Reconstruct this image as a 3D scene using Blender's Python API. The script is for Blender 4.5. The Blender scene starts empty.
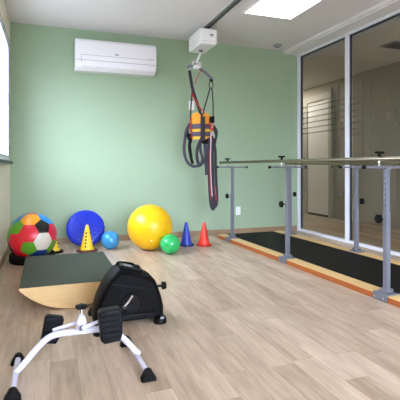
import bpy, bmesh, math, random
from mathutils import Vector, Matrix, Euler
random.seed(7)
SC = bpy.context.scene
COL = SC.collection
PI = math.pi

# ------------------------------------------------------------------ camera
YAW = math.atan(150 / 422)                       # turned right of the room's depth axis
cam_d = bpy.data.cameras.new('camera'); cam = bpy.data.objects.new('camera', cam_d); COL.objects.link(cam)
cam.location = (0, 0, 0.96); cam.rotation_euler = (PI / 2, 0, -YAW)
cam_d.sensor_width = 36; cam_d.lens = 422 / 400 * 36; cam_d.shift_y = -33 / 400; cam_d.clip_start = 0.02
SC.camera = cam

# ------------------------------------------------------------------ world, lights, exposure
SKY_STRENGTH = 10.5
PANEL_STRENGTH = 2.6
CORRIDOR_FILL_STRENGTH = 15.0
SC.view_settings.view_transform = 'Standard'; SC.view_settings.look = 'None'
SC.view_settings.gamma = 1; SC.view_settings.use_curve_mapping = False
SC.view_settings.exposure = 1.12
w = bpy.data.worlds.new('sky'); SC.world = w; w.use_nodes = True
_wt = w.node_tree; _tc = _wt.nodes.new('ShaderNodeTexCoord'); _sp = _wt.nodes.new('ShaderNodeSeparateXYZ'); _cr = _wt.nodes.new('ShaderNodeValToRGB')
_wt.links.new(_tc.outputs['Generated'], _sp.inputs[0]); _wt.links.new(_sp.outputs[2], _cr.inputs[0]); _wt.links.new(_cr.outputs[0], _wt.nodes['Background'].inputs[0])
_cr.color_ramp.elements[0].position = 0.0; _cr.color_ramp.elements[0].color = (0.17, 0.18, 0.20, 1)      # ground and buildings outside
_cr.color_ramp.elements[1].position = 0.10; _cr.color_ramp.elements[1].color = (0.80, 0.88, 1.06, 1)      # overcast sky
w.node_tree.nodes['Background'].inputs[1].default_value = SKY_STRENGTH
pl = bpy.data.lights.new('window_portal', 'AREA'); pl.shape = 'RECTANGLE'; pl.size = 1.96; pl.size_y = 1.35
pl.cycles.is_portal = True
po = bpy.data.objects.new('window_portal', pl); COL.objects.link(po)
po.location = (-0.66, 4.15, 1.69); po.rotation_euler = (PI / 2, 0, -PI / 2)   # faces +X into the room

pl2 = bpy.data.lights.new('added_window_portal', 'AREA'); pl2.shape = 'RECTANGLE'; pl2.size = 3.3; pl2.size_y = 2.15
pl2.cycles.is_portal = True
po2 = bpy.data.objects.new('added_window_portal', pl2); COL.objects.link(po2)
po2.location = (1.7, -1.78, 1.43); po2.rotation_euler = (PI / 2, 0, PI)      # at the added rear window, faces +Y into the room
SC.cycles.diffuse_bounces = 8; SC.cycles.max_bounces = 16; SC.cycles.transparent_max_bounces = 16

# ------------------------------------------------------------------ materials
def srgb(c):
    return tuple((v / 255 / 12.92 if v / 255 <= 0.04045 else ((v / 255 + 0.055) / 1.055) ** 2.4) for v in c) + (1,)
class NT:
    def __init__(s, name):
        s.m = bpy.data.materials.new(name); s.m.use_nodes = True; s.t = s.m.node_tree; s.t.nodes.clear()
        s.out = s.t.nodes.new('ShaderNodeOutputMaterial')
    def n(s, kind, **kw):
        nd = s.t.nodes.new('ShaderNode' + kind)
        for k, v in kw.items(): setattr(nd, k, v)
        return nd
    def l(s, a, b): s.t.links.new(a, b)
    def math(s, op, a, b=None):
        nd = s.n('Math', operation=op)
        for i, v in enumerate((a, b)):
            if v is None: continue
            if isinstance(v, (int, float)): nd.inputs[i].default_value = v
            else: s.l(v, nd.inputs[i])
        return nd.outputs[0]
def mat(name, c, rough=0.5, metal=0.0, spec=0.5, noise=0.04, nscale=8.0, bump=0.0, bscale=200.0, coat=0.0):
    n = NT(name); b = n.n('BsdfPrincipled'); n.l(b.outputs[0], n.out.inputs[0])
    b.inputs['Roughness'].default_value = rough; b.inputs['Metallic'].default_value = metal
    b.inputs['Specular IOR Level'].default_value = spec; b.inputs['Coat Weight'].default_value = coat
    tc = n.n('TexCoord'); nz = n.n('TexNoise'); nz.inputs['Scale'].default_value = nscale; nz.inputs['Detail'].default_value = 3
    n.l(tc.outputs['Object'], nz.inputs['Vector'])
    mx = n.n('Mix', data_type='RGBA'); a = srgb(c)
    mx.inputs[6].default_value = tuple(v * (1 - noise) for v in a[:3]) + (1,)
    mx.inputs[7].default_value = tuple(min(1, v * (1 + noise)) for v in a[:3]) + (1,)
    n.l(nz.outputs['Fac'], mx.inputs[0]); n.l(mx.outputs[2], b.inputs['Base Color'])
    if bump:
        n2 = n.n('TexNoise'); n2.inputs['Scale'].default_value = bscale; n.l(tc.outputs['Object'], n2.inputs['Vector'])
        bp = n.n('Bump'); bp.inputs['Strength'].default_value = bump; bp.inputs['Distance'].default_value = 0.002
        n.l(n2.outputs['Fac'], bp.inputs['Height']); n.l(bp.outputs[0], b.inputs['Normal'])
    return n.m
def emit(name, c, s):
    n = NT(name); e = n.n('Emission'); e.inputs[0].default_value = c + (1,); e.inputs[1].default_value = s
    n.l(e.outputs[0], n.out.inputs[0]); return n.m
def glass(name, tint=(1, 1, 1), ior=1.5, boost=0.0):
    n = NT(name); tr = n.n('BsdfTransparent'); tr.inputs[0].default_value = tint + (1,)
    gl = n.n('BsdfGlossy'); gl.inputs['Roughness'].default_value = 0.0
    lw = n.n('LayerWeight'); lw.inputs[0].default_value = 0.5
    f = n.math('ADD', n.math('MULTIPLY', n.math('POWER', lw.outputs['Facing'], 5.0), 0.9), 0.04 + boost)
    mx = n.n('MixShader'); n.l(f, mx.inputs[0]); n.l(tr.outputs[0], mx.inputs[1]); n.l(gl.outputs[0], mx.inputs[2])
    n.l(mx.outputs[0], n.out.inputs[0]); return n.m
def film(name, c, alpha):
    n = NT(name); tr = n.n('BsdfTransparent'); d = n.n('BsdfDiffuse'); d.inputs[0].default_value = srgb(c)
    mx = n.n('MixShader'); mx.inputs[0].default_value = alpha
    n.l(tr.outputs[0], mx.inputs[1]); n.l(d.outputs[0], mx.inputs[2]); n.l(mx.outputs[0], n.out.inputs[0]); return n.m

def planks(name, dark, light, roww=0.13, length=1.05, rough=0.4, along='Y', seam=0.8):
    n = NT(name); b = n.n('BsdfPrincipled'); n.l(b.outputs[0], n.out.inputs[0])
    tc = n.n('TexCoord'); sp = n.n('SeparateXYZ'); n.l(tc.outputs['Object'], sp.inputs[0])
    u, v = (sp.outputs[0], sp.outputs[1]) if along == 'Y' else (sp.outputs[1], sp.outputs[0])
    ur = n.math('DIVIDE', u, roww); row = n.math('FLOOR', ur)
    wn = n.n('TexWhiteNoise', noise_dimensions='1D'); n.l(row, wn.inputs['W'])
    vr = n.math('ADD', n.math('DIVIDE', v, length), n.math('MULTIPLY', wn.outputs[0], 7.3)); cell = n.math('FLOOR', vr)
    cb = n.n('CombineXYZ'); n.l(row, cb.inputs[0]); n.l(cell, cb.inputs[1])
    w2 = n.n('TexWhiteNoise', noise_dimensions='2D'); n.l(cb.outputs[0], w2.inputs['Vector'])
    # streaks stretched along the plank, shifted per plank
    cs = n.n('CombineXYZ'); n.l(n.math('MULTIPLY', u, 52.0), cs.inputs[0]); n.l(n.math('MULTIPLY', v, 4.0), cs.inputs[1]); n.l(n.math('MULTIPLY', w2.outputs[0], 40.0), cs.inputs[2])
    st = n.n('TexNoise'); st.inputs['Scale'].default_value = 1.0; st.inputs['Detail'].default_value = 5; st.inputs['Roughness'].default_value = 0.62; n.l(cs.outputs[0], st.inputs['Vector'])
    cl = n.n('CombineXYZ'); n.l(n.math('MULTIPLY', u, 14.0), cl.inputs[0]); n.l(n.math('MULTIPLY', v, 3.2), cl.inputs[1]); n.l(n.math('MULTIPLY', w2.outputs[0], 17.0), cl.inputs[2])
    bl = n.n('TexNoise'); bl.inputs['Scale'].default_value = 1.0; n.l(cl.outputs[0], bl.inputs['Vector'])
    f = n.math('ADD', n.math('MULTIPLY', w2.outputs[0], 0.22), n.math('ADD', n.math('MULTIPLY', st.outputs['Fac'], 0.5), n.math('MULTIPLY', bl.outputs['Fac'], 0.5)))
    mr = n.n('MapRange'); mr.inputs['From Min'].default_value = 0.30; mr.inputs['From Max'].default_value = 0.88; n.l(f, mr.inputs['Value'])
    mx = n.n('Mix', data_type='RGBA'); mx.inputs[6].default_value = srgb(dark); mx.inputs[7].default_value = srgb(light); n.l(mr.outputs[0], mx.inputs[0])
    fu = n.math('FRACT', ur); fv = n.math('FRACT', vr)
    e1 = n.math('LESS_THAN', fu, 0.018); e2 = n.math('LESS_THAN', fv, 0.003)
    e = n.math('MAXIMUM', e1, e2)
    m2 = n.n('Mix', data_type='RGBA'); n.l(n.math('MULTIPLY', e, 1 - seam + 0.15), m2.inputs[0]); n.l(mx.outputs[2], m2.inputs[6]); m2.inputs[7].default_value = srgb(tuple(v * .55 for v in dark))
    n.l(m2.outputs[2], b.inputs['Base Color'])
    b.inputs['Roughness'].default_value = rough
    bp = n.n('Bump'); bp.inputs['Strength'].default_value = 0.15; bp.inputs['Distance'].default_value = 0.001; n.l(st.outputs['Fac'], bp.inputs['Height']); n.l(bp.outputs[0], b.inputs['Normal'])
    return n.m
def plywood(name, a, b_, edge=False):
    n = NT(name); b = n.n('BsdfPrincipled'); n.l(b.outputs[0], n.out.inputs[0]); b.inputs['Roughness'].default_value = 0.45
    tc = n.n('TexCoord'); mp = n.n('Mapping'); mp.inputs['Scale'].default_value = (2, 2, 22) if not edge else (25, 2, 25); n.l(tc.outputs['Object'], mp.inputs[0])
    nz = n.n('TexNoise'); nz.inputs['Scale'].default_value = 2; nz.inputs['Detail'].default_value = 5; n.l(mp.outputs[0], nz.inputs['Vector'])
    mx = n.n('Mix', data_type='RGBA'); mx.inputs[6].default_value = srgb(a); mx.inputs[7].default_value = srgb(b_); n.l(nz.outputs['Fac'], mx.inputs[0]); n.l(mx.outputs[2], b.inputs['Base Color'])
    return n.m

M = dict(
    green=mat('green_wall_paint', (154, 177, 147), 0.6, noise=0.015, bump=0.05),
    cream=mat('cream_wall_paint', (236, 228, 210), 0.6, noise=0.015, bump=0.05),
    ceil=mat('ceiling_paint', (226, 224, 222), 0.75, noise=0.01),
    grey_wall=mat('corridor_wall_paint', (158, 150, 138), 0.6, noise=0.02),
    floor=planks('vinyl_planks', (140, 118, 95), (208, 188, 166), rough=0.38, roww=0.125, length=0.8),
    skirt=planks('skirting_vinyl', (126, 102, 76), (166, 142, 112), roww=0.4, length=1.4, along='X'),
    alu=mat('white_aluminium', (228, 230, 238), 0.35),
    dark_gasket=mat('dark_gasket', (50, 56, 72), 0.5),
    glass=glass('partition_glass', (0.80, 0.80, 0.77), 1.5, 0.02),
    pane=glass('clear_pane', (0.97, 0.98, 1.0), 1.45),
    film=film('grey_film', (124, 122, 118), 0.34), film2=film('faint_grey_film', (110, 110, 110), 0.2),
    ac=mat('air_conditioner_plastic', (240, 240, 244), 0.22, noise=0.005, coat=0.3),
    ac_line=mat('grey_line', (150, 152, 160), 0.5),
    ac_dark=mat('dark_mark', (70, 74, 84), 0.5),
    white=mat('white_plastic', (236, 236, 236), 0.35, noise=0.01),
    steel=mat('brushed_steel', (150, 144, 124), 0.28, metal=1.0),
    chrome=mat('chrome', (215, 215, 215), 0.12, metal=1.0),
    track=mat('dark_track', (112, 116, 112), 0.45, metal=0.3),
    gpaint=mat('grey_painted_steel', (106, 109, 119), 0.4),
    black=mat('black_plastic', (4, 4, 5), 0.55, spec=0.12, noise=0.1),
    gloss_black=mat('glossy_black_plastic', (4, 4, 6), 0.35, spec=0.2, noise=0.1),
    navy=mat('dark_pedal_rubber', (6, 7, 15), 0.42, spec=0.2, noise=0.1),
    rubber=mat('black_rubber', (8, 8, 8), 0.6, spec=0.2),
    red_web=mat('red_webbing', (176, 26, 34), 0.7), grey_web=mat('dark_grey_webbing', (56, 53, 58), 0.85, spec=0.2, bump=0.4),
    grey_pad=mat('grey_padded_webbing', (66, 64, 72), 0.85, spec=0.2, bump=0.4), mauve=mat('mauve_grey_webbing', (92, 82, 94), 0.85, spec=0.2, bump=0.4), pale_web=mat('pale_webbing', (188, 178, 180), 0.8),
    orange=mat('orange_pad_fabric', (226, 150, 36), 0.8, noise=0.08), yellow_pad=mat('yellow_pad_fabric', (222, 176, 48), 0.8),
    ball_y=mat('yellow_vinyl', (238, 184, 14), 0.30, noise=0.02), ball_g=mat('green_vinyl', (44, 172, 92), 0.2, noise=0.1, nscale=20),
    ball_b=mat('pearl_blue_vinyl', (60, 146, 200), 0.22, noise=0.08, nscale=20, metal=0.15),
    disc=mat('blue_cushion_vinyl', (24, 50, 184), 0.35), cone_b=mat('blue_cone_plastic', (28, 62, 176), 0.4), cone_r=mat('red_cone_plastic', (226, 58, 38), 0.4),
    cone_y=mat('yellow_cone_plastic', (236, 200, 36), 0.4), maroon=mat('dark_red_base', (88, 30, 34), 0.5), cone_bb=mat('dark_blue_base', (20, 34, 110), 0.5), cone_rb=mat('deep_red_base', (180, 34, 30), 0.5),
    hole=mat('dark_hole', (60, 40, 50), 0.7),
    mat_top=mat('green_grey_deck_mat', (62, 70, 58), 0.65, spec=0.2, noise=0.05, bump=0.1, bscale=300),
    ply=plywood('pale_plywood', (204, 168, 112), (228, 196, 142)), beam=plywood('beam_wood', (206, 168, 108), (228, 196, 138), True),
    beam_side=plywood('orange_stained_side', (148, 72, 24), (176, 98, 40), True),
    mat_black=mat('black_walking_mat', (15, 14, 10), 0.6, spec=0.15, noise=0.15, nscale=40, bump=0.2, bscale=150),
    lilac=mat('white_lilac_tube_paint', (206, 206, 226), 0.28, noise=0.01),
    led=emit('led_diffuser', (1.0, 0.98, 0.95), PANEL_STRENGTH), corridor_fill=emit('added_corridor_led', (1.0, 0.93, 0.82), CORRIDOR_FILL_STRENGTH),
    door=mat('white_door_paint', (226, 224, 228), 0.45), door_frame=mat('grey_door_frame', (170, 166, 162), 0.5), dark=mat('dark_gap', (16, 12, 10), 0.8),
    s_red=mat('red_panel', (206, 18, 40), 0.3), s_black=mat('black_panel', (14, 14, 16), 0.3), s_white=mat('pale_panel', (206, 200, 186), 0.3),
    s_orange=mat('orange_panel', (232, 150, 20), 0.3), s_green=mat('green_panel', (88, 150, 34), 0.3), s_blue=mat('sky_blue_panel', (24, 132, 200), 0.3),
    s_navy=mat('deep_blue_panel', (18, 52, 130), 0.3), s_mag=mat('crimson_panel', (200, 20, 62), 0.3), s_yel=mat('lime_panel', (150, 170, 30), 0.3),
)

# ------------------------------------------------------------------ mesh builder
def catmull(pts, sub=6, closed=False):
    P = [Vector(p) for p in pts]; n = len(P); out = []
    rng = range(n) if closed else range(n - 1)
    for i in rng:
        if closed: a, b, c, d = P[(i - 1) % n], P[i], P[(i + 1) % n], P[(i + 2) % n]
        else: a, b, c, d = P[max(i - 1, 0)], P[i], P[i + 1], P[min(i + 2, n - 1)]
        for k in range(sub):
            t = k / sub
            out.append(0.5 * ((2 * b) + (c - a) * t + (2 * a - 5 * b + 4 * c - d) * t * t + (3 * b - a - 3 * c + d) * t ** 3))
    if not closed: out.append(P[-1])
    return out
class MB:
    def __init__(s): s.v = []; s.f = []; s.mi = []; s.cur = 0
    def add(s, vs, fs):
        o = len(s.v); s.v += [tuple(v) for v in vs]; s.f += [tuple(i + o for i in f) for f in fs]; s.mi += [s.cur] * len(fs); return s
    def box(s, c, d, rot=None):
        R = rot if isinstance(rot, Matrix) else (Euler(rot).to_matrix() if rot else Matrix.Identity(3))
        vs = [Vector(c) + R @ Vector((x * d[0] / 2, y * d[1] / 2, z * d[2] / 2)) for x in (-1, 1) for y in (-1, 1) for z in (-1, 1)]
        return s.add(vs, [(0, 1, 3, 2), (4, 6, 7, 5), (0, 4, 5, 1), (2, 3, 7, 6), (0, 2, 6, 4), (1, 5, 7, 3)])
    def bb(s, x0, x1, y0, y1, z0, z1): return s.box(((x0 + x1) / 2, (y0 + y1) / 2, (z0 + z1) / 2), (x1 - x0, y1 - y0, z1 - z0))
    def rings(s, rings, closed=False, caps=True):
        n = len(rings[0]); vs = [v for r in rings for v in r]; fs = []; m = len(rings)
        for i in range(m if closed else m - 1):
            for j in range(n):
                a = i * n + j; b = i * n + (j + 1) % n; c = ((i + 1) % m) * n + (j + 1) % n; d = ((i + 1) % m) * n + j
                fs.append((a, b, c, d))
        if caps and not closed: fs += [tuple(range(n - 1, -1, -1)), tuple((m - 1) * n + j for j in range(n))]
        return s.add(vs, fs)
    def cyl(s, p0, p1, r0, r1=None, n=20):
        r1 = r0 if r1 is None else r1; p0, p1 = Vector(p0), Vector(p1); t = (p1 - p0).normalized()
        a = t.orthogonal().normalized(); b = t.cross(a)
        return s.rings([[p + (a * math.cos(2 * PI * j / n) + b * math.sin(2 * PI * j / n)) * r for j in range(n)] for p, r in ((p0, r0), (p1, r1))])
    def sweep(s, pts, w, t=None, n=12, ref=(0, 1, 0), closed=False, rect=False, scale=None):
        """tube of half-width w (along ref x tangent) and half-thickness t (along ref)"""
        t = w if t is None else t; P = [Vector(p) for p in pts]; m = len(P); rings = []
        for i, p in enumerate(P):
            if closed: tg = P[(i + 1) % m] - P[(i - 1) % m]
            else: tg = P[min(i + 1, m - 1)] - P[max(i - 1, 0)]
            tg.normalize(); r = Vector(ref); u = tg.cross(r)
            if u.length < 1e-4: u = tg.orthogonal()
            u.normalize(); q = u.cross(tg).normalized(); k = scale(i / (m - 1)) if scale else 1
            if rect: sec = [(-1, -1), (1, -1), (1, 1), (-1, 1)]
            else: sec = [(math.cos(2 * PI * j / n), math.sin(2 * PI * j / n)) for j in range(n)]
            rings.append([p + u * a * w * k + q * b * t * k for a, b in sec])
        return s.rings(rings, closed)
    def lathe(s, prof, c=(0, 0, 0), R=None, n=40):
        R = R or Matrix.Identity(3); c = Vector(c)
        return s.rings([[c + R @ Vector((r * math.cos(2 * PI * j / n), r * math.sin(2 * PI * j / n), z)) for j in range(n)] for r, z in prof])
    def sphere(s, c, r, n=32, sc=(1, 1, 1)):
        return s.lathe([(max(1e-4, r * math.sin(PI * i / (n // 2))), -r * math.cos(PI * i / (n // 2))) for i in range(n // 2 + 1)], c, Matrix.Diagonal(sc), n)
    def prism(s, poly, y0, y1):
        """poly of (x, z) extruded in y"""
        n = len(poly); vs = [(x, y0, z) for x, z in poly] + [(x, y1, z) for x, z in poly]
        return s.add(vs, [tuple(range(n)), tuple(range(2 * n - 1, n - 1, -1))] + [(i, i + n, (i + 1) % n + n, (i + 1) % n) for i in range(n)])
    def build(s, name, mats, parent=None, bevel=0.0, smooth=True, loc=None, ang=35, seg=2):
        me = bpy.data.meshes.new(name); me.from_pydata(s.v, [], s.f)
        if not isinstance(mats, (list, tuple)): mats = [mats]
        for m in mats: me.materials.append(m)
        for p, i in zip(me.polygons, s.mi): p.material_index = i
        bm = bmesh.new(); bm.from_mesh(me); bmesh.ops.recalc_face_normals(bm, faces=bm.faces); bm.to_mesh(me); bm.free()
        if smooth:
            for p in me.polygons: p.use_smooth = True
            me.set_sharp_from_angle(angle=math.radians(ang))
        o = bpy.data.objects.new(name, me); COL.objects.link(o)
        if parent: o.parent = parent
        if loc: o.location = loc
        if bevel:
            b = o.modifiers.new('bevel', 'BEVEL'); b.width = bevel; b.segments = seg; b.limit_method = 'ANGLE'; b.angle_limit = math.radians(40); b.harden_normals = False
        return o
def tag(o, label, cat, group=None):
    o['label'] = label; o['category'] = cat
    if group: o['group'] = group
    return o
def thing(name, label, cat, loc=(0, 0, 0), rz=0, group=None):
    o = bpy.data.objects.new(name, None); COL.objects.link(o); o.location = loc; o.rotation_euler = (0, 0, rz); o.empty_display_size = 0.1
    return tag(o, label, cat, group)
def struct(o, label=None):
    o['kind'] = 'structure'
    if label: o['label'] = label
    return o
def sroot(name, loc=(0, 0, 0)):
    o = bpy.data.objects.new(name, None); COL.objects.link(o); o.location = loc; o['kind'] = 'structure'; return o

# ------------------------------------------------------------------ room shell
XL, XR, YB, YF, H = -0.45, 3.55, 5.54, -1.6, 2.70
T = 0.12
struct(MB().bb(XL - T, 5.1, YF - T, 8.4, -0.1, 0).build('floor', M['floor'], smooth=False))
struct(MB().bb(XL - T, XR + 0.05, YF - T, YB + T, H, H + 0.1).build('ceiling', M['ceil'], smooth=False))
struct(MB().bb(XL - T, XR + 0.03, YB, YB + T, 0, H).build('wall_back', M['green'], smooth=False))
struct(MB().bb(XL - T, 0.1, YF - T, YF, 0, H).bb(3.3, XR + 0.03, YF - T, YF, 0, H).bb(0.1, 3.3, YF - T, YF, 0, 0.4).bb(0.1, 3.3, YF - T, YF, 2.45, H).build('wall_front', M['cream'], smooth=False))
wr = sroot('added_window_3', (0, YF, 0))  # unseen window assumed behind the camera, added and sized to light the room
rw = MB()
rw.bb(0.1, 3.3, -0.09, 0.01, 0.40, 0.45).bb(0.1, 3.3, -0.09, 0.01, 2.40, 2.45)
for xx in (0.125, 1.17, 2.23, 3.275): rw.bb(xx - 0.025, xx + 0.025, -0.09, 0.01, 0.45, 2.40)
rw.build('window_frame', M['alu'], wr, 0.003)
MB().bb(0.15, 3.25, -0.05, -0.045, 0.45, 2.4).build('window_pane', M['pane'], wr, smooth=False)
WY0, WY1, WZ0, WZ1 = 3.20, 5.10, 1.03, 2.34
wl = MB()
wl.bb(XL - T, XL, YF, WY0, 0, H).bb(XL - T, XL, WY1, YB, 0, H).bb(XL - T, XL, WY0, WY1, 0, WZ0).bb(XL - T, XL, WY0, WY1, WZ1, H)
struct(wl.build('wall_left', M['cream'], smooth=False))
# dropped strip of ceiling over the glass, with a small step
so = MB().bb(3.30, XR + 0.05, YF, YB, H - 0.035, H).bb(3.335, XR + 0.05, YF, YB, H - 0.05, H - 0.035)
struct(so.build('trim_1', M['ceil'], smooth=False))
struct(MB().bb(XL, XR - 0.03, YB - 0.012, YB, 0, 0.075).build('baseboard_back', M['skirt'], smooth=False))
struct(MB().bb(XL, XL + 0.012, YF, YB, 0, 0.075).build('baseboard_left', M['skirt'], smooth=False))
# left window
win = sroot('window_1', (XL, WY0, WZ0))
wf = MB(); L = WY1 - WY0; Hh = WZ1 - WZ0; x0, x1 = -0.09, 0.025
for a in ((0, L, 0, 0.05), (0, L, Hh - 0.05, Hh), (0, 0.05, 0.05, Hh - 0.05), (L - 0.05, L, 0.05, Hh - 0.05)): wf.bb(x0, x1, a[0], a[1], a[2], a[3])
wf.build('window_frame', M['alu'], win, 0.004)
wg = MB(); e_ = 0.0255
wg.bb(0.02, e_, 0.04, L - 0.04, Hh - 0.052, Hh - 0.042).bb(0.02, e_, L - 0.052, L - 0.042, 0.05, Hh - 0.052).bb(0.02, e_, 0.04, L - 0.04, 0.042, 0.052).bb(0.001, 0.026, 0, L, Hh + 0.0005, Hh + 0.012).bb(0.001, 0.026, L + 0.0005, L + 0.010, 0, Hh)
wg.build('gasket', M['dark_gasket'], win, smooth=False)
ws = MB()
for yy in (L / 3, 2 * L / 3, L - 0.16): ws.bb(-0.07, -0.02, yy - 0.02, yy + 0.02, 0.05, Hh - 0.05)
ws.build('mullion', M['alu'], win, 0.003)
MB().bb(-0.05, -0.045, 0.05, L - 0.05, 0.05, Hh - 0.05).build('window_pane', M['pane'], win, smooth=False)
MB().bb(0.001, 0.06, -0.03, L + 0.02, -0.035, -0.008).build('window_sill', M['dark_gasket'], win, 0.003)
# glass partition
gp = sroot('window_2', (XR, 0, 0))
fr = MB()
fr.bb(-0.02, 0.05, YF, YB - 0.001, 2.62, H - 0.051)
fr.bb(-0.02, 0.05, YF, YB - 0.001, 0, 0.035)
ys = [5.505, 4.405, 3.305, 2.205, 1.105, 0.005, -1.095]
fr.build('window_frame', M['alu'], gp, 0.003)
for yy in ys:
    h_ = 0.03 if yy > 5.4 else 0.034
    MB().bb(-0.018, 0.048, yy - h_, yy + h_, 0.035, 2.62).build('mullion', M['alu'], gp, 0.003)
gk = MB()
for a, b in zip(ys[1:], ys[:-1]):
    ya, yb = a + 0.034, b - 0.034
    gk.bb(0.0, 0.03, ya, yb, 2.608, 2.62).bb(0, 0.03, yb - 0.012, yb, 0.035, 2.608)
    pane = MB().bb(0.012, 0.018, ya, yb, 0.035, 2.62).build('glass_pane', M['glass'], gp, smooth=False)
gk.build('gasket', M['dark_gasket'], gp, smooth=False)
# grey lines of film on the corridor side of the glass
fl = MB()
for k in range(6):
    z = 1.455 + 0.0765 * k; fl.bb(0.019, 0.0195, 4.45, 5.455, z - 0.010, z + 0.010)
for yy in (4.745, 4.605): fl.bb(0.0196, 0.020, yy - 0.018, yy + 0.018, 0.95, 2.03)
fl.build('film_stripes', M['film'], gp, smooth=False)
fl = MB()
for k in range(7):
    z = 1.36 + 0.0765 * k; fl.bb(0.019, 0.0195, 4.17, 4.365, z - 0.010, z + 0.010)
for yy in (4.15, 4.01): fl.bb(0.0196, 0.020, yy - 0.015, yy + 0.015, 0.95, 2.0)
fl.sweep([(0.0198, 3.40, 1.85), (0.0198, 3.76, 1.80), (0.0198, 3.50, 1.24)], 0.009, 0.0003, rect=True, ref=(1, 0, 0))
fl.sweep([(0.0198, 3.66, 1.60), (0.0198, 3.42, 1.26)], 0.007, 0.0003, rect=True, ref=(1, 0, 0))
fl.build('film_stripes', M['film2'], gp, smooth=False)
# corridor beyond the glass
struct(MB().bb(5.0, 5.1, YF - T, 8.4, 0, 2.62).build('wall_corridor', M['grey_wall'], smooth=False))
struct(MB().bb(XR + 0.03, 5.0, 8.3, 8.4, 0, 2.62).build('wall_corridor_end', M['grey_wall'], smooth=False))
struct(MB().bb(XR + 0.03, 5.0, YF - T, YF, 0, 2.62).build('wall_corridor_front', M['grey_wall'], smooth=False))
struct(MB().bb(XR - 0.09, XR + 0.03, YB + T, 8.4, 0, 2.62).build('wall_corridor_side', M['grey_wall'], smooth=False))
struct(MB().bb(XR + 0.05, 5.1, YF - T, 8.4, 2.57, 2.67).build('ceiling_corridor', M['ceil'], smooth=False))
d = sroot('door_1', (5.0, 7.02, 0))
MB().bb(-0.045, 0.0, -0.345, 0.345, 0.045, 2.25).build('door_leaf', M['door'], d, 0.003)
df = MB().bb(-0.07, 0, 0.345, 0.56, 0, 2.37).bb(-0.07, 0, -0.42, -0.345, 0, 2.37).bb(-0.07, 0, -0.345, 0.345, 2.25, 2.37)
df.build('door_frame', M['door_frame'], d, 0.003)
MB().bb(-0.03, 0, -0.345, 0.345, 0.001, 0.045).build('door_gap', M['dark'], d, smooth=False)
MB().cyl((-0.046, 0.28, 1.07), (-0.09, 0.28, 1.07), 0.012).box((-0.095, 0.23, 1.07), (0.014, 0.13, 0.02)).build('door_handle', M['ac_dark'], d, 0.003)
tag(MB().bb(4.96, 4.999, 6.38, 6.50, 0.43, 0.52).build('wall_outlet', M['ac_line'], bevel=0.006), 'grey outlet plate low on the corridor wall right of the white door', 'outlet')
t = thing('ceiling_vent', 'dark rectangular air vent in the corridor ceiling seen through the glass', 'vent', (4.33, 4.36, 2.57))
MB().bb(-0.2, 0.2, -0.14, 0.14, -0.012, 0).build('frame', M['ac_line'], t, 0.003)
v = MB()
for k in range(7): v.box((-0.15 + 0.05 * k, 0, -0.014), (0.035, 0.22, 0.006), (0, 0.5, 0))
v.build('slats', M['ac_dark'], t)
for yy in (1.9, 7.6):  # panels added out of view to brighten the corridor
    t = thing('added_corridor_light', 'square fill light panel added out of view in the corridor ceiling', 'ceiling light', (4.35, yy, 2.57), group='added corridor fill lights')
    MB().bb(-0.32, 0.32, -0.32, 0.32, -0.012, 0).build('frame', M['white'], t, 0.003)
    MB().bb(-0.29, 0.29, -0.29, 0.29, -0.016, -0.012).build('diffuser', M['corridor_fill'], t, smooth=False)

# ------------------------------------------------------------------ ceiling fittings
def ceiling_light(x, y, label):
    t = thing('ceiling_light', label, 'ceiling light', (x, y, H), group='ceiling light panels')
    f = MB(); a, b = 0.315, 0.295
    f.bb(-a, a, -a, -b, -0.014, 0).bb(-a, a, b, a, -0.014, 0).bb(-a, -b, -b, b, -0.014, 0).bb(b, a, -b, b, -0.014, 0)
    f.build('frame', M['white'], t, 0.003)
    MB().bb(-b, b, -b, b, -0.010, 0).build('diffuser', M['led'], t, smooth=False)
ceiling_light(2.355, 4.0, 'square white ceiling light panel above the parallel bars')
ceiling_light(1.2, 0.9, 'unseen square ceiling light panel added over the camera end of the room')  # unseen lamp, added to light the near end
sd = thing('smoke_detector', 'small round grey detector on the ceiling above the corner by the glass', 'smoke detector', (3.06, 5.3, H))
MB().lathe([(0.001, -0.036), (0.03, -0.035), (0.045, -0.026), (0.06, -0.018), (0.065, 0)]).build('body', M['ac_line'], sd)
MB().lathe([(0.001, -0.040), (0.012, -0.038), (0.014, -0.034)]).build('sensor_cap', M['ac_dark'], sd)

# air conditioner
ac = thing('air_conditioner', 'white split air conditioner mounted high on the green wall', 'air conditioner', (0.792, YB, 2.155))
W2 = 0.505
def ac_sec(k=1.0):
    return [(0.0, 0.0), (-0.13, 0.0), (-0.185, 0.035), (-0.212, 0.09), (-0.222, 0.17), (-0.222, 0.28), (-0.214, 0.345), (-0.19, 0.375), (0.0, 0.385)]
rings = []
for x, k in ((-W2, 0.955), (-W2 + 0.006, 0.985), (-W2 + 0.018, 1.0), (W2 - 0.018, 1.0), (W2 - 0.006, 0.985), (W2, 0.955)):
    rings.append([Vector((x, y * k, 0.19 + (z - 0.19) * k)) for y, z in ac_sec()])
for r in rings:
    for v_ in r: v_.y = min(v_.y, 0.0)
b = MB(); b.rings(rings); b.build('body', M['ac'], ac, ang=28)
g = MB()
g.bb(-W2 + 0.07, W2 - 0.03, -0.2235, -0.219, 0.174, 0.178).bb(-W2 + 0.07, -W2 + 0.074, -0.2235, -0.206, 0.09, 0.174).bb(-W2 + 0.005, W2 - 0.005, -0.2215, -0.2, 0.112, 0.116)
g.build('panel_groove', M['ac_line'], ac, smooth=False)
MB().box((0, -0.190, 0.052), (0.86, 0.006, 0.062), (-0.45, 0, 0)).build('air_flap', M['ac'], ac, 0.003)
bd = MB(); bd.cyl((-0.012, -0.2215, 0.205), (-0.012, -0.2245, 0.205), 0.010); bd.bb(0.004, 0.022, -0.2245, -0.2215, 0.200, 0.210)
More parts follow.
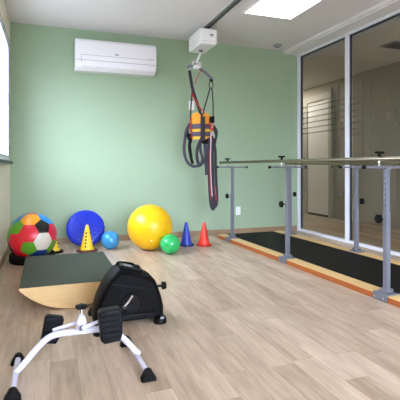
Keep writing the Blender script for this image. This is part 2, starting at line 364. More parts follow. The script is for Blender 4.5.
bd.build('badge', M['ac_dark'], ac)
bd = MB()
for k in range(4): bd.bb(0.385 + 0.018 * k, 0.397 + 0.018 * k, -0.2245, -0.2215, 0.186, 0.191)
bd.build('energy_marks', M['ac_line'], ac)

# wall plates
def plate(name, x, z, w_, h_, label, cat):
    t = thing(name, label, cat, (x, YB, z))
    MB().bb(-w_ / 2, w_ / 2, -0.010, 0, -h_ / 2, h_ / 2).build('plate', M['white'], t, 0.003)
    if name == 'wall_outlet':
        for dz in (-0.022, 0.022):
            for dx in (-0.009, 0.009): MB().cyl((dx, -0.0115, dz), (dx, -0.009, dz), 0.003, n=8).build('socket_hole', M['ac_dark'], t)
    else:
        MB().bb(-0.014, 0.014, -0.014, -0.009, -0.022, 0.022).build('rocker', M['white'], t, 0.002)
plate('light_switch', 1.845, 1.81, 0.078, 0.125, 'white plate high on the green wall behind the hanging harness straps', 'switch')
plate('wall_outlet', 2.55, 0.33, 0.072, 0.118, 'white power outlet low on the green wall behind the parallel bars', 'outlet')

# ------------------------------------------------------------------ ceiling lift: track, motor box, spreader bar, harness
tr = thing('lift_track', 'dark ceiling track running back towards the green wall', 'track', (1.83, 0, H))
tm = MB().bb(-0.024, -0.018, 1.2, 5.08, -0.03, 0).bb(0.018, 0.024, 1.2, 5.08, -0.03, 0).bb(-0.024, 0.024, 1.2, 5.08, -0.012, 0)
tm.build('rail_channel', M['track'], tr, 0.002)
MB().bb(-0.045, -0.025, 1.2, 5.08, -0.006, 0).bb(0.025, 0.045, 1.2, 5.08, -0.006, 0).build('flange', M['white'], tr, smooth=False)
MB().bb(-0.034, 0.034, 5.081, 5.092, -0.034, 0).build('end_cap', M['black'], tr, 0.002)

lf = thing('ceiling_lift', 'white boxy patient lift motor hanging from the ceiling track', 'patient lift', (1.80, 4.98, 2.445))
MB().bb(-0.110, 0.110, -0.225, 0.22, -0.004, 0.187).build('housing', M['white'], lf, 0.018, seg=3)
MB().bb(-0.107, 0.107, -0.2262, -0.2245, 0.030, 0.032).build('seam', M['ac_line'], lf)
MB().bb(0.015, 0.065, -0.2270, -0.2245, 0.105, 0.118).bb(0.022, 0.058, -0.2270, -0.2245, 0.090, 0.097).build('label_mark', M['ac_dark'], lf)
MB().bb(0.0, 0.06, -0.10, 0.04, 0.185, 0.24).bb(0.0, 0.06, 0.08, 0.18, 0.185, 0.24).build('trolley', M['black'], lf, 0.004)
MB().cyl((0, 0.05, 0.0), (0, 0.05, -0.02), 0.026).cyl((0, 0.05, -0.02), (0, 0.05, -0.035), 0.018).build('strap_exit', M['gpaint'], lf)

K = 0.01268
HX, HY = 1.80, 5.03
def hp(px, py, dy=0.0, z0=0.0):        # measured offsets of the hanging gear, in metres
    return Vector(((px - 201) * K, dy, 0.96 - (py - 167) * K - z0))
z0 = 2.0
sb = thing('spreader_bar', 'grey metal spreader bar with white webbing hanging under the lift motor', 'spreader bar', (HX, HY, z0), -YAW)
q = lambda px, py, dy=0.0: hp(px, py, dy, z0)
MB().sweep(catmull([q(201.5, 51), q(199.5, 56), q(196.5, 62.5)]), 0.012, 0.004, rect=True).build('lift_strap', M['white'], sb)
MB().sweep(catmull([q(196, 61), q(194, 65), q(196, 69), q(199, 66), q(197.5, 61)], 6, True), 0.009, n=10).build('hook', M['chrome'], sb)
h_ = MB().sphere(q(197, 67.2), 0.042, 20, (1.25, 0.8, 0.72)); h_.build('hub', M['white'], sb)
MB().sphere(q(200.5, 64.5, -0.02), 0.024, 16, (0.9, 0.8, 1.2)).build('swivel', M['pale_web'], sb)
MB().sweep(catmull([q(196, 67.5), q(192, 66), q(188.5, 66.8), q(187.5, 68)]), 0.017, 0.011, n=10).build('arm', M['gpaint'], sb)
MB().sweep(catmull([q(199, 68), q(203, 71), q(208, 75), q(212.5, 79.5)]), 0.020, 0.012, n=10).build('arm', M['gpaint'], sb)
MB().sweep(catmull([q(195, 60.5, 0.02), q(193, 62), q(192.5, 65.5, 0.01), q(194.5, 67)], 6), 0.004, n=8).build('safety_cord', M['white'], sb)
MB().sweep(catmull([q(188.5, 66.5, 0.02), q(187.8, 69.5), q(190.5, 70.5), q(190.5, 68)], 6, True), 0.004, n=8).build('end_loop', M['chrome'], sb)

hz0 = 0.40
hs = thing('walking_harness', 'orange and grey lift harness with red straps hanging from spreader bar', 'harness', (HX, HY, hz0), -YAW)
q = lambda px, py, dy=0.0: hp(px, py, dy, hz0)
def strap(name, pts, w_, m, t_=0.0022, closed=False, sub=6, rect=True):
    P = catmull([q(*p) for p in pts], sub, closed)
    return MB().sweep(P, w_, t_, rect=rect, closed=closed, n=10).build(name, m, hs)
# suspension straps
strap('suspension_strap', [(189.6, 70.5), (191, 80), (192.5, 88), (195.5, 98), (199.5, 110), (203, 121)], 0.019, M['grey_web'])
strap('suspension_strap', [(190.5, 71, 0.01), (192, 84, 0.012), (192, 95, 0.01), (191, 108, 0.01), (190.6, 122, 0.01)], 0.009, M['grey_web'])
MB().box(q(211.3, 80.5), (0.045, 0.02, 0.035)).sweep(catmull([q(210, 82), q(209.3, 86), q(211, 88.5), q(213, 86), q(212.3, 82)], 5, True), 0.006, n=8).build('buckle', M['black'], hs, 0.003)
strap('suspension_strap', [(210.2, 88), (207.5, 98), (204.5, 108), (201.8, 121)], 0.009, M['grey_web'])
strap('suspension_strap', [(211.9, 88), (213, 100), (213.3, 110), (213.2, 118)], 0.008, M['grey_web'])
strap('red_strap', [(201.5, 70, -0.02), (199, 75, -0.02), (196.6, 79, -0.012), (195, 84, 0)], 0.005, M['red_web'])
strap('red_strap', [(192, 93, -0.02), (195, 100, -0.022), (199.5, 107, -0.02), (206, 115.5, -0.025), (210, 121, -0.03)], 0.0065, M['red_web'])
# padded belt: curved orange pad, with two grey bands and a vertical one
def curved_pad(name, x0, x1, ytop, ybot, m, r=0.0, thick=0.022, off=0.0, bulge=0.06, top=None):
    n = 14; b = MB(); rings = []
    for i in range(n + 1):
        f = i / n; px = x0 + (x1 - x0) * f
        g_ = (px - 201) / 10.5; dy = -bulge * (1 - min(1, g_ * g_)) - off
        yt = ytop if top is None else top(f)
        rings.append([q(px, yt, dy), q(px, yt, dy + thick), q(px, ybot, dy + thick), q(px, ybot, dy)])
    b.rings(rings); return b.build(name, m, hs, 0.004)
curved_pad('pad', 191.2, 211.3, 118, 139.5, M['yellow_pad'])
curved_pad('pad', 191.8, 201.2, 113, 124, M['orange'], off=0.006, top=lambda f: 118.5 - 5.5 * math.sin(PI * min(1, max(0, f * 0.92 + 0.06))) ** 0.5)
curved_pad('pad', 202.6, 210.8, 113, 124, M['orange'], off=0.006, top=lambda f: 118.5 - 4.8 * math.sin(PI * min(1, max(0, f * 0.92 + 0.06))) ** 0.5)
curved_pad('belt_band', 190.8, 211.8, 124.3, 129.2, M['mauve'], off=0.012)
curved_pad('belt_band', 190.8, 211.8, 132.0, 136.6, M['mauve'], off=0.012)
curved_pad('belt_band', 200.6, 205.2, 117, 141, M['grey_web'], off=0.02)
strap('red_strap', [(191.3, 118, -0.02), (190.8, 126, -0.03), (191.4, 133, -0.03), (192, 140, -0.02)], 0.010, M['red_web'])
strap('red_strap', [(209.5, 124, -0.05), (211.5, 131, -0.05), (210.5, 138, -0.05), (210, 147, -0.05)], 0.0085, M['red_web'])
strap('red_strap', [(212, 122, -0.045), (213.2, 127, -0.05), (211.2, 133, -0.055), (211.6, 142, -0.05)], 0.006, M['red_web'])
MB().box(q(212.0, 120.2, -0.045), (0.062, 0.035, 0.082)).build('buckle', M['black'], hs, 0.006)
strap('side_strap', [(191.5, 123, -0.02), (188.2, 128, -0.02), (187.6, 134, -0.03), (189.5, 140, -0.03), (191.5, 143, -0.02)], 0.016, M['black'], 0.005)
strap('side_strap', [(191, 138, -0.03), (190.3, 146, -0.04), (191.5, 156, -0.05), (192.6, 164, -0.05)], 0.013, M['black'], 0.004)
strap('side_strap', [(213.5, 126, -0.03), (216.5, 131, -0.03), (216, 138, -0.03), (212.5, 146, -0.04), (208, 153, -0.05), (204, 161, -0.04), (200, 166, -0.03)], 0.014, M['grey_web'], 0.005)
MB().box(q(189.0, 135.5, -0.045), (0.05, 0.02, 0.045), (0, 0.3, 0)).build('buckle', M['black'], hs, 0.005)
# leg loops
strap('leg_loop', [(190, 124, -0.01), (186.5, 131, -0.03), (185, 141, -0.04), (184.4, 151, -0.05), (187, 161, -0.06), (192.5, 166, -0.06), (198.5, 165.3, -0.05), (202.5, 160, -0.03), (200.5, 150, -0.01), (200.5, 140, 0)], 0.018, M['grey_pad'], 0.012, rect=False)
strap('leg_loop', [(192.5, 137, -0.02), (189.5, 144, 0.02), (190.5, 155, 0.03), (193, 164, 0.02)], 0.019, M['grey_web'], 0.006, rect=False)
strap('leg_loop', [(202, 138, -0.06), (198, 147, -0.05), (197, 157, -0.03), (199.5, 167, -0.02)], 0.019, M['grey_web'], 0.006, rect=False)
strap('leg_loop', [(213, 128, 0), (216.2, 137, 0.03), (213, 150, 0.03), (206, 160, 0.02), (201, 165, 0.0)], 0.012, M['grey_pad'], 0.008, rect=False)
MB().lathe([(0.01, 0), (0.05, 0.02), (0.055, 0.06), (0.03, 0.10)], q(205.5, 145, -0.02), Matrix.Diagonal((1, 0.5, 1)), 16).build('crotch_pad', M['black'], hs)
strap('hanging_tab', [(205.5, 143, -0.03), (206, 155, -0.035), (206.8, 166, -0.03), (207.2, 175, -0.03)], 0.028, M['grey_pad'], 0.004)
# long looped webbing hanging at the right
strap('long_loop', [(210, 138, -0.05), (209, 150, -0.06), (208.8, 165, -0.06), (209.3, 182, -0.06), (210, 196, -0.055), (211.3, 206, -0.05), (213.5, 208.5, -0.045), (214.2, 200, -0.04), (213.2, 186, -0.04), (212.6, 168, -0.04), (212.2, 150, -0.04), (212, 136, -0.03)], 0.018, M['grey_web'], 0.003)
strap('long_loop', [(213, 138, 0.0), (215.2, 150, -0.01), (215.6, 166, -0.01), (216.2, 182, -0.01), (217, 196, 0.0), (216.6, 204, 0.0), (214.2, 207, 0.01), (213, 198, 0.02), (212.4, 182, 0.03), (211.5, 160, 0.03), (211, 140, 0.02)], 0.018, M['grey_pad'], 0.003)
strap('pale_strap', [(211, 132, -0.075), (210.6, 150, -0.08), (210.6, 168, -0.08), (211.3, 184, -0.075), (212.2, 196, -0.07)], 0.006, M['pale_web'], 0.0016)
strap('red_strap', [(210, 148, -0.08), (209.6, 160, -0.085), (209.8, 175, -0.085), (210.2, 188, -0.08), (211, 199, -0.07)], 0.0035, M['red_web'], 0.0016)
strap('red_strap', [(215.2, 186, -0.03), (215.8, 194, -0.03), (216.2, 200, -0.03)], 0.005, M['red_web'], 0.0016)

# ------------------------------------------------------------------ balls
def ball(name, x, y, r, m, label, bands):
    t = thing(name, label, 'ball', (x, y, 0))
    prof = []
    n = 48
    for i in range(n + 1):
        a = PI * i / n; rr = r * (1 - (0.004 if bands and abs(math.cos(a)) < 0.7 and i % 4 == 0 else 0))
        prof.append((max(1e-4, rr * math.sin(a)), -rr * math.cos(a)))
    b = MB(); b.lathe(prof, (0, 0, r), None, 56); b.build('shell', m, t, ang=60)
    R = Euler((0.5, 0.3, 0)).to_matrix(); c = Vector((0, 0, r)) + R @ Vector((0, -r, 0))
    nrm = R @ Vector((0, -1, 0))
    MB().cyl(c - nrm * 0.006, c + nrm * 0.002, 0.010, n=14).build('plug', M['white'] if r > 0.2 else m, t)
ball('exercise_ball', 1.097, 4.82, 0.262, M['ball_y'], 'large yellow exercise ball on the floor near the green wall', True)
ball('exercise_ball', 1.249, 4.50, 0.110, M['ball_g'], 'small green ball on the floor in front of the big yellow ball', False)
ball('exercise_ball', 0.663, 5.0, 0.106, M['ball_b'], 'small shiny blue ball between the spiky disc and the yellow ball', False)

# multicoloured ball of pentagons and hexagons resting in a black ring
SX, SY, SZ, SR = -0.168, 4.64, 0.248, 0.240
phi = (1 + 5 ** 0.5) / 2
ico = [Vector(v).normalized() for v in [(0, a, b * phi) for a in (1, -1) for b in (1, -1)] + [(a, b * phi, 0) for a in (1, -1) for b in (1, -1)] + [(b * phi, 0, a) for a in (1, -1) for b in (1, -1)]]
el = min((ico[0] - v).length for v in ico[1:])
nb = {i: [j for j in range(12) if j != i and (ico[i] - ico[j]).length < el * 1.01] for i in range(12)}
tri = [(i, j, k) for i in range(12) for j in nb[i] if j > i for k in nb[i] if k > j and k in nb[j]]
# orientation: pentagon 0 towards the measured direction of the black panel, one hexagon towards the pale panel
fwd = Vector((math.sin(YAW), math.cos(YAW), 0)); rgt = Vector((math.cos(YAW), -math.sin(YAW), 0)); up = Vector((0, 0, 1))
axis = (Vector((SX, SY, SZ)) - Vector((0, 0, 0.96))).normalized()
er = axis.cross(up).normalized(); eu = er.cross(axis)
def dirn(dx, dy, back=False):
    x, y = dx / 26.0, -dy / 26.0; k = max(0.0, 1 - x * x - y * y) ** 0.5
    return (er * x + eu * y - axis * (k if not back else -k)).normalized()
pz = dirn(10.5, -10.5); wz = dirn(11.5, 3.5)
t0 = next(t_ for t_ in tri if 0 in t_); hc = (ico[t0[0]] + ico[t0[1]] + ico[t0[2]]).normalized()
def frame(a, b):
    x = (b - a * a.dot(b)).normalized(); return Matrix((a, x, a.cross(x))).transposed()
ROT = frame(pz, wz) @ frame(ico[0], hc).transposed()
ico = [ROT @ v for v in ico]
panels = []
for i in range(12):
    ps = [(ico[i] * 2 + ico[j]) / 3 for j in nb[i]]; c = sum(ps, Vector()) / 5; a = (ps[0] - c).normalized(); b2 = ico[i].cross(a)
    ps.sort(key=lambda p: math.atan2((p - c).dot(b2), (p - c).dot(a))); panels.append(ps)
for (i, j, k) in tri:
    ps = []
    for a_, b_ in ((i, j), (j, k), (k, i)): ps += [(ico[a_] * 2 + ico[b_]) / 3, (ico[a_] + ico[b_] * 2) / 3]
    panels.append(ps)
seeds = [((10.5, -10.5), 's_black'), ((11.5, 4), 's_white'), ((-3, -4), 's_red'), ((-0.5, -17), 's_orange'), ((14, -17), 's_blue'), ((20, -4.5), 's_mag'),
         ((-4, 10), 's_green'), ((-14.5, -11), 's_green'), ((-21, -6), 's_navy'), ((-17, 4), 's_red'), ((8, 16), 's_navy'), ((19, 8), 's_green'), ((-9, 19), 's_red'), ((-20, 14), 's_black')]
smn = ['s_red', 's_black', 's_white', 's_orange', 's_green', 's_blue', 's_navy', 's_mag', 's_yel']
sdirs = [(dirn(*p), m) for p, m in seeds]
sbm = MB(); back = ['s_yel', 's_red', 's_blue', 's_green', 's_orange', 's_navy', 's_mag']
for n_, ps in enumerate(panels):
    c = (sum(ps, Vector()) / len(ps)); cd = c.normalized()
    d_, m_ = max(((v.dot(cd), m) for v, m in sdirs))
    if d_ < 0.93: m_ = 's_black' if n_ == 11 else back[n_ % 7]
    sbm.cur = smn.index(m_); Nn = 6
    for a_ in range(len(ps)):
        A, B = ps[a_], ps[(a_ + 1) % len(ps)]; vs = []; idx = {}
        for i in range(Nn + 1):
            for j in range(Nn + 1 - i):
                p = c + (A - c) * (i / Nn) + (B - c) * (j / Nn); e_ = (i + j) / Nn
                idx[(i, j)] = len(vs); vs.append(Vector((SX, SY, SZ)) + p.normalized() * SR * (1 - 0.006 * e_ ** 10))
        fs = []
        for i in range(Nn):
            for j in range(Nn - i):
                fs.append((idx[(i, j)], idx[(i + 1, j)], idx[(i, j + 1)]))
                if i + j < Nn - 1: fs.append((idx[(i + 1, j)], idx[(i + 1, j + 1)], idx[(i, j + 1)]))
        sbm.add(vs, fs)
so_ = sbm.build('soccer_exercise_ball', [M[k] for k in smn], smooth=False)
bm = bmesh.new(); bm.from_mesh(so_.data); bmesh.ops.remove_doubles(bm, verts=bm.verts, dist=0.0004); bmesh.ops.recalc_face_normals(bm, faces=bm.faces); bm.to_mesh(so_.data); bm.free()
for p in so_.data.polygons: p.use_smooth = True
tag(so_, 'large multicoloured soccer ball of red, green, blue and black panels in the corner', 'ball')
rg = MB(); rg.lathe([(0.177, 0.0), (0.213, 0.0), (0.222, 0.02), (0.220, 0.080), (0.210, 0.088), (0.193, 0.086), (0.177, 0.05), (0.177, 0.0)], (SX, SY, 0), None, 48)
tag(rg.build('ball_stand', M['rubber'], ang=50), 'low black ring on the floor holding the multicoloured soccer ball', 'ball stand')

# spiky balance disc leaning against the wall
dt = thing('balance_disc', 'round blue spiky balance cushion leaning upright against the green wall', 'balance cushion', (0.404, 5.16, 0))
DR = 0.225; lean = math.radians(-62)
tilt = Euler((PI / 2 - 0.35, 0, 0)).to_matrix()           # disc axis points at the camera and a little up
dc = Vector((0, DR * math.sin(0.35), DR * math.cos(0.35) + 0.012))
prof = [(0.001, -0.02), (DR * 0.8, -0.025), (DR * 0.97, -0.016), (DR, 0.0), (DR * 0.97, 0.016), (DR * 0.8, 0.028), (DR * 0.4, 0.036), (0.001, 0.038)]
db = MB(); db.lathe(prof, dc, tilt, 56)
db.build('cushion', M['disc'], dt, ang=50)
nbm = MB(); st_ = 0.027
for i in range(-12, 13):
    for j in range(-12, 13):
        x = (i + (j % 2) * 0.5) * st_; y = j * st_ * 0.87; rr = math.hypot(x, y)
        if rr > DR * 0.94: continue
        z = 0.038 - 0.024 * (rr / DR) ** 2.6
        p = dc + tilt @ Vector((x, y, z - 0.003)); e = dc + tilt @ Vector((x, y, z + 0.015))
        nbm.cyl(p, e, 0.0115, 0.003, 7)
nb_o = nbm.build('spikes', M['disc'], dt, ang=60)
MB().cyl(dc + tilt @ Vector((DR - 0.01, 0, 0)), dc + tilt @ Vector((DR + 0.006, 0, 0)), 0.006, n=10).build('valve', M['cone_bb'], dt)

# cones
def cone(x, y, m, mb, label, hgt=0.285, r=0.072, rb=0.095, holes=False):
    t = thing('training_cone', label, 'cone', (x, y, 0), -YAW, group='training cones')
    MB().lathe([(r * 0.8, 0.0), (rb, 0.0), (rb + 0.002, 0.006), (rb, 0.016), (r + 0.008, 0.022), (r * 0.8, 0.022)]).build('base', mb, t)
    MB().lathe([(r + 0.003, 0.021), (r, 0.034), (r - 0.006, 0.036), (0.017, hgt - 0.012), (0.014, hgt - 0.002), (0.008, hgt), (0.001, hgt - 0.001)]).build('cone_body', m, t, ang=30)
    if holes:
        for k in range(5):
            z = 0.06 + 0.037 * k; rr = (r - 0.006) + (0.017 - r + 0.006) * (z - 0.036) / (hgt - 0.048)
            for a in (0, PI / 2, PI, 3 * PI / 2):
                R = Euler((0, 0, a)).to_matrix()
                MB().box(R @ Vector((0, -rr + 0.002, z)), (0.020, 0.010, 0.018), R).build('hole', M['hole'], t)
cone(1.574, 4.93, M['cone_b'], M['cone_bb'], 'blue cone on the floor beside the green ball')
cone(1.775, 4.85, M['cone_r'], M['cone_rb'], 'red cone on the floor right of the blue cone')
cone(0.40, 4.98, M['cone_y'], M['maroon'], 'yellow cone with a row of dark holes in front of the blue spiky disc', 0.30, 0.078, 0.118, True)
cone(0.025, 5.03, M['cone_y'], M['black'], 'yellow cone with black base mostly hidden behind the soccer ball', 0.26, 0.08, 0.118, True)

# ------------------------------------------------------------------ rocker board
rb_ = thing('rocker_board', 'wooden rocker board with curved plywood sides and dark green-grey top', 'rocker board', (0.145, 3.0, 0), math.radians(0.6))
Rr = (0.335 ** 2 + 0.150 ** 2) / (2 * 0.150)
arc = []
a0 = math.asin(0.335 / Rr)
for i in range(33):
    a = -a0 + 2 * a0 * i / 32; arc.append((Rr * math.sin(a), Rr - Rr * math.cos(a)))
for y0, y1 in ((0.0, 0.02), (1.02, 1.04)):
    MB().prism([(x, z) for x, z in arc], y0, y1).build('side_panel', M['ply'], rb_, 0.001)
cb = MB(); inn = [(x * 0.985, z + 0.008) for x, z in arc]
cb.rings([[Vector((arc[i][0], 0.021, arc[i][1])), Vector((arc[i][0], 1.019, arc[i][1])), Vector((inn[i][0], 1.019, inn[i][1])), Vector((inn[i][0], 0.021, inn[i][1]))] for i in range(1, 32)])
cb.build('curved_base', M['ply'], rb_)
MB().bb(-0.337, 0.337, -0.001, 1.041, 0.150, 0.163).build('deck', M['ply'], rb_, 0.001)
MB().bb(-0.336, 0.336, 0.0, 1.04, 0.163, 0.167).build('deck_mat', M['mat_top'], rb_, 0.001)

# ------------------------------------------------------------------ white folding pedal exerciser
pe = thing('pedal_exerciser', 'white tubular pedal exerciser with dark pedals in front of the rocker board', 'pedal exerciser', (0, 0, 0))
YC = 2.07
tube = catmull([(-0.146, YC, 0.032), (-0.100, YC, 0.080), (-0.052, YC, 0.134), (-0.012, YC, 0.168), (0.035, YC, 0.183), (0.15, YC, 0.183), (0.235, YC, 0.182), (0.285, YC, 0.170), (0.345, YC, 0.115), (0.40, YC, 0.050), (0.415, YC, 0.035)], 6)
MB().sweep(tube, 0.0145, n=16).build('main_tube', M['lilac'], pe)
for Xa, Xb, ya, yb in ((-0.146, -0.146, 1.895, 2.235), (0.418, 0.388, 1.872, 2.27)):
    MB().cyl((Xa, ya, 0.03), (Xb, yb, 0.03), 0.0125).build('foot_bar', M['lilac'], pe)
    for X, yy, sg in ((Xa, ya, -1), (Xb, yb, 1)):
        c_ = MB(); rr = []
        for k, (dy, s_) in enumerate(((0.022, 0.80), (0.018, 0.95), (-0.012, 1.0), (-0.024, 0.92))):
            rr.append([Vector((X + x * s_, yy - sg * dy, 0.001 + z * s_)) for x, z in ((-0.036, 0), (0.036, 0), (0.034, 0.012), (0.014, 0.046), (0, 0.051), (-0.014, 0.046), (-0.034, 0.012))])
        c_.rings(rr); c_.build('foot_cap', M['rubber'], pe, 0.003)
# hub, tension knob, axle, cranks, pedals
hb = MB(); hb.cyl((0.140, YC - 0.032, 0.212), (0.140, YC + 0.032, 0.212), 0.019, n=20)
hb.prism([(0.115, 0.190), (0.166, 0.190), (0.162, 0.235), (0.152, 0.262), (0.128, 0.262), (0.118, 0.235)], YC - 0.020, YC + 0.020)
hb.build('crank_housing', M['lilac'], pe, 0.005)
MB().cyl((0.140, YC, 0.258), (0.140, YC, 0.296), 0.005, n=10).build('knob_screw', M['chrome'], pe)
kb = MB()
for a in range(5):
    an = a * 2 * PI / 5 + 0.3; kb.cyl((0.140 + 0.017 * math.cos(an), YC + 0.017 * math.sin(an), 0.292), (0.140 + 0.017 * math.cos(an), YC + 0.017 * math.sin(an), 0.308), 0.012, 0.010, 14)
kb.cyl((0.140, YC, 0.288), (0.140, YC, 0.311), 0.014, 0.012)
kb.build('tension_knob', M['navy'], pe, 0.002)
for sg in (-1, 1): MB().cyl((0.140, YC + sg * 0.034, 0.212), (0.140, YC + sg * 0.042, 0.212), 0.012).build('axle_nut', M['ac_dark'], pe)
PL, PR = Vector((0.012, YC + 0.048, 0.186)), Vector((0.255, YC - 0.048, 0.250))
MB().sweep([(0.140, YC + 0.044, 0.214), PL], 0.0085, 0.005, n=10).build('crank_arm', M['lilac'], pe)
MB().sweep([(0.140, YC - 0.044, 0.212), PR], 0.0085, 0.005, n=10).build('crank_arm', M['lilac'], pe)
def foot_pedal(c, sg, roll, w_, l_, dep):
    """pedal plate hanging on its spindle, with a broad curved strap that closes over the toes"""
    y0, y1 = (0.010, dep) if sg > 0 else (-dep, -0.010)
    R = Euler((0, roll, 0)).to_matrix(); prof = []
    b_ = MB()
    sec = [(-0.5, 0.42), (-0.38, 0.5), (0.40, 0.5), (0.5, 0.40), (0.46, -0.30), (0.36, -0.48), (-0.30, -0.5), (-0.44, -0.40)]
    rings = []
    for f, k in ((0, 0.92), (0.08, 1.0), (0.5, 1.03), (0.92, 1.0), (1, 0.92)):
        rings.append([c + Vector((0, y0 + (y1 - y0) * f, 0)) + R @ Vector((x * w_ * k, 0, z * l_ * k)) for x, z in sec])
    b_.rings(rings); p_ = b_.build('pedal', M['navy'], pe, 0.006)
    r_ = MB(); yf = y0 - 0.003 if sg < 0 else y0 - 0.003
    for k in range(5): r_.box(c + Vector((0, yf, 0)) + R @ Vector((0, 0, (-0.34 + 0.17 * k) * l_)), (w_ * 0.78, 0.005, 0.006), R)
    r_.build('grip_ribs', M['rubber'], p_)
foot_pedal(PL + Vector((-0.004, 0, -0.006)), 1, 0.22, 0.090, 0.128, 0.060)
foot_pedal(PR + Vector((0.008, 0, -0.020)), -1, -0.06, 0.108, 0.150, 0.075)
MB().cyl((0.262, YC - 0.052, 0.258), (0.305, YC - 0.052, 0.266), 0.012).build('strap_buckle', M['navy'], pe)

# ------------------------------------------------------------------ black motor mini bike
mk = thing('mini_exercise_bike', 'black boxy mini exercise bike standing behind the white pedal exerciser', 'mini exercise bike', (0, 0, 0))
prof = [(0.245, 0.035), (0.252, 0.09), (0.272, 0.165), (0.305, 0.235), (0.345, 0.295), (0.375, 0.328), (0.402, 0.340), (0.46, 0.330), (0.53, 0.305), (0.585, 0.283), (0.612, 0.262), (0.632, 0.22), (0.655, 0.15), (0.668, 0.09), (0.668, 0.035)]
hm = MB(); rr = []
for y, k in ((2.535, 0.90), (2.545, 0.955), (2.565, 1.0), (2.735, 1.0), (2.755, 0.955), (2.765, 0.90)):
    rr.append([Vector((0.46 + (x - 0.46) * k, y, 0.035 + (z - 0.035) * (k * 0.85 + 0.15))) for x, z in prof])
hm.rings(rr); hm.build('housing', M['black'], mk, ang=30)
MB().sweep([(0.345, 2.532, 0.262), (0.45, 2.530, 0.242), (0.58, 2.532, 0.212)], 0.003, 0.003, rect=True).build('seam_line', M['navy'], mk)
MB().bb(0.40, 0.55, 2.59, 2.71, -0.008, 0.006).build('console', M['gloss_black'], mk, 0.004, loc=(0, 0, 0.0)).matrix_world = Matrix.Translation((0.478, 2.65, 0.334)) @ Euler((0, 0.30, 0)).to_matrix().to_4x4() @ Matrix.Translation((-0.475, -2.65, 0))
dl = MB().box((0.455, 2.63, 0.343), (0.055, 0.05, 0.012), (0, 0.30, 0)); dl.build('display', M['ac_line'], mk, 0.003)
MB().box((0.515, 2.645, 0.330), (0.034, 0.05, 0.022), (0, 0.3, 0)).build('button', M['black'], mk, 0.005)
hn = MB().sweep(catmull([(0.40, 2.69, 0.338), (0.405, 2.69, 0.356), (0.45, 2.69, 0.352), (0.50, 2.69, 0.338), (0.505, 2.69, 0.322)]), 0.007, n=10); hn.build('carry_handle', M['black'], mk)
MB().cyl((0.640, 2.63, 0.200), (0.680, 2.63, 0.200), 0.008).cyl((0.676, 2.63, 0.200), (0.702, 2.63, 0.200), 0.027, 0.022).build('side_knob', M['gloss_black'], mk, 0.003)
# side disc and crank
MB().cyl((0.46, 2.548, 0.14), (0.46, 2.528, 0.14), 0.062, 0.058, 32).build('crank_disc', M['gloss_black'], mk, 0.003)
MB().sweep(catmull([(0.402, 2.508, 0.122), (0.425, 2.506, 0.142), (0.446, 2.504, 0.168), (0.463, 2.502, 0.196)]), 0.008, 0.005, n=10).build('crank_arm', M['chrome'], mk)
MB().cyl((0.402, 2.52, 0.122), (0.402, 2.44, 0.122), 0.008).box((0.398, 2.475, 0.120), (0.04, 0.05, 0.032), (0, 0.3, 0)).build('pedal_spindle', M['black'], mk, 0.003)
MB().cyl((0.46, 2.53, 0.14), (0.46, 2.50, 0.145), 0.010).build('axle', M['black'], mk)
for X, ya, yb in ((0.262, 2.47, 2.82), (0.640, 2.54, 2.80)):
    MB().cyl((X, ya, 0.028), (X, yb, 0.028), 0.016).build('foot_bar', M['black'], mk)
    for yy in (ya, yb):
        big = X > 0.5 and yy == ya
        MB().lathe([(0.001, 0), (0.030, 0), (0.033, 0.008), (0.030, 0.030), (0.018, 0.046), (0.001, 0.05)] if not big else [(0.001, 0), (0.040, 0), (0.043, 0.010), (0.038, 0.034), (0.020, 0.050), (0.001, 0.053)], (X, yy, 0.0), None, 24).build('foot_cap', M['gloss_black'], mk)
MB().box((0.645, 2.502, 0.040), (0.022, 0.003, 0.012), (-0.7, 0, 0)).build('foot_mark', M['ac_line'], mk)
MB().bb(0.262, 0.64, 2.60, 2.70, 0.018, 0.040).build('cross_bar', M['black'], mk, 0.003)
MB().bb(0.30, 0.60, 2.525, 2.545, 0.045, 0.075).build('lower_trim', M['gloss_black'], mk, 0.003)

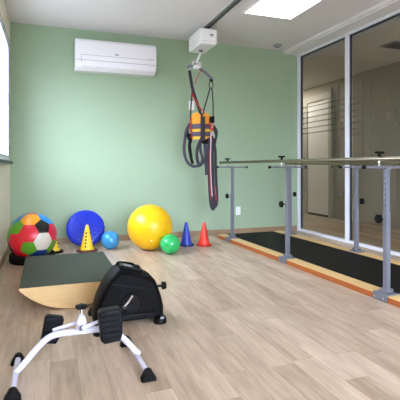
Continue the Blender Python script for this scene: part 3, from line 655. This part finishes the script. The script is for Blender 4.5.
# ------------------------------------------------------------------ parallel bars on their platform
pb = thing('parallel_bars', 'height adjustable parallel bars on a wooden platform with black walking mat', 'parallel bars', (2.195, 3.70, 0), math.radians(1.9))
LW = 0.98; Y0, Y1 = -1.62, 1.60
for a, b in ((0.0, 0.12), (LW - 0.12, LW)):
    o = MB(); o.bb(a, b, Y0, Y1, 0.0, 0.042); o.cur = 1; o.bb(a, b, Y0, Y1, 0.0421, 0.048)
    o.build('platform_beam', [M['beam_side'], M['beam']], pb, 0.0)
MB().bb(0.1205, LW - 0.1205, Y0, Y1, 0.0, 0.036).build('platform_board', M['beam_side'], pb)
MB().bb(0.1205, LW - 0.1205, Y0 + 0.001, Y1 - 0.001, 0.036, 0.044).build('walking_mat', M['mat_black'], pb, 0.002)
for sx, X, RX, RZ in ((-1, 0.056, -0.012, 1.018), (1, LW - 0.055, LW + 0.02, 1.0)):
    MB().cyl((RX, -1.58, RZ), (RX, 1.47, RZ), 0.0165, n=24).build('hand_rail', M['steel'], pb)
    for Yp in (-1.28, 0.0, 1.27):
        ps = MB(); wq = 0.0185
        ps.bb(X - wq, X + wq, Yp - wq, Yp + wq, 0.05, 0.63); post = ps.build('post', M['gpaint'], pb, 0.003)
        up_ = MB().bb(X - 0.015, X + 0.015, Yp - 0.015, Yp + 0.015, 0.60, 0.955).build('inner_post', M['gpaint'], post, 0.002)
        for k in range(7): MB().cyl((X - 0.0156, Yp, 0.68 + 0.04 * k), (X - 0.0130, Yp, 0.68 + 0.04 * k), 0.0052, n=12).build('height_hole', M['dark'], post)
        bs = MB()
        xa, xb = (-0.012, X + 0.05) if sx < 0 else (X - 0.05, LW + 0.012)
        bs.bb(xa, xb, Yp - 0.065, Yp + 0.065, 0.0485, 0.058)
        e = (-0.012, 0.0) if sx < 0 else (LW, LW + 0.012)
        bs.bb(e[0], e[1], Yp - 0.065, Yp + 0.065, 0.004, 0.0485)
        bs.bb(X - 0.032, X + 0.032, Yp - 0.032, Yp + 0.032, 0.058, 0.085)
        bs.build('base_bracket', M['gpaint'], post, 0.003)
        ex = e[0] - 0.002 if sx < 0 else e[1] + 0.002
        for dy in (-0.04, 0.04): MB().cyl((ex - 0.003, Yp + dy, 0.028), (ex + 0.003, Yp + dy, 0.028), 0.008, n=12).build('bolt', M['chrome'], post)
        kx = X + sx * wq
        kn = MB().cyl((kx, Yp, 0.588), (kx + sx * 0.05, Yp, 0.588), 0.007, n=12)
        kn.build('knob_screw', M['chrome'], post)
        kk = MB(); cc = Vector((kx + sx * 0.045, Yp, 0.588))
        for a in range(6):
            an = a * PI / 3; kk.cyl(cc + Vector((0, 0.021 * math.cos(an), 0.021 * math.sin(an))), cc + Vector((sx * 0.022, 0.021 * math.cos(an), 0.021 * math.sin(an))), 0.012, n=12)
        kk.cyl(cc, cc + Vector((sx * 0.024, 0, 0)), 0.025, n=20)
        kk.build('height_knob', M['black'], post, 0.002)
        # sliding cross rod, its black end caps, rail saddle and T handle
        MB().bb(X - 0.20, X + 0.20, Yp - 0.010, Yp + 0.010, 0.950, 0.966).bb(X - 0.03, X + 0.03, Yp - 0.018, Yp + 0.018, 0.940, 0.970).build('width_slider', M['gpaint'], pb, 0.003)
        for s_ in (-1, 1): MB().cyl((X + s_ * 0.200, Yp, 0.958), (X + s_ * 0.216, Yp, 0.958), 0.014, n=16).build('slider_cap', M['black'], pb)
        MB().lathe([(0.016, 0.967), (0.014, 0.975), (0.007, 0.985), (0.007, RZ - 0.015)], (RX, Yp, 0), None, 16).build('rail_saddle', M['chrome'], pb)
        MB().cyl((RX, Yp, RZ + 0.012), (RX, Yp, RZ + 0.040), 0.011, 0.013, 14).box((RX, Yp, RZ + 0.046), (0.075, 0.020, 0.016)).build('rail_handle', M['black'], pb, 0.004)
    for yy in (-1.58, 1.47):
        MB().cyl((RX, yy - 0.006, RZ), (RX, yy + 0.006, RZ), 0.021, n=20).build('rail_cap', M['ac_dark'], pb)
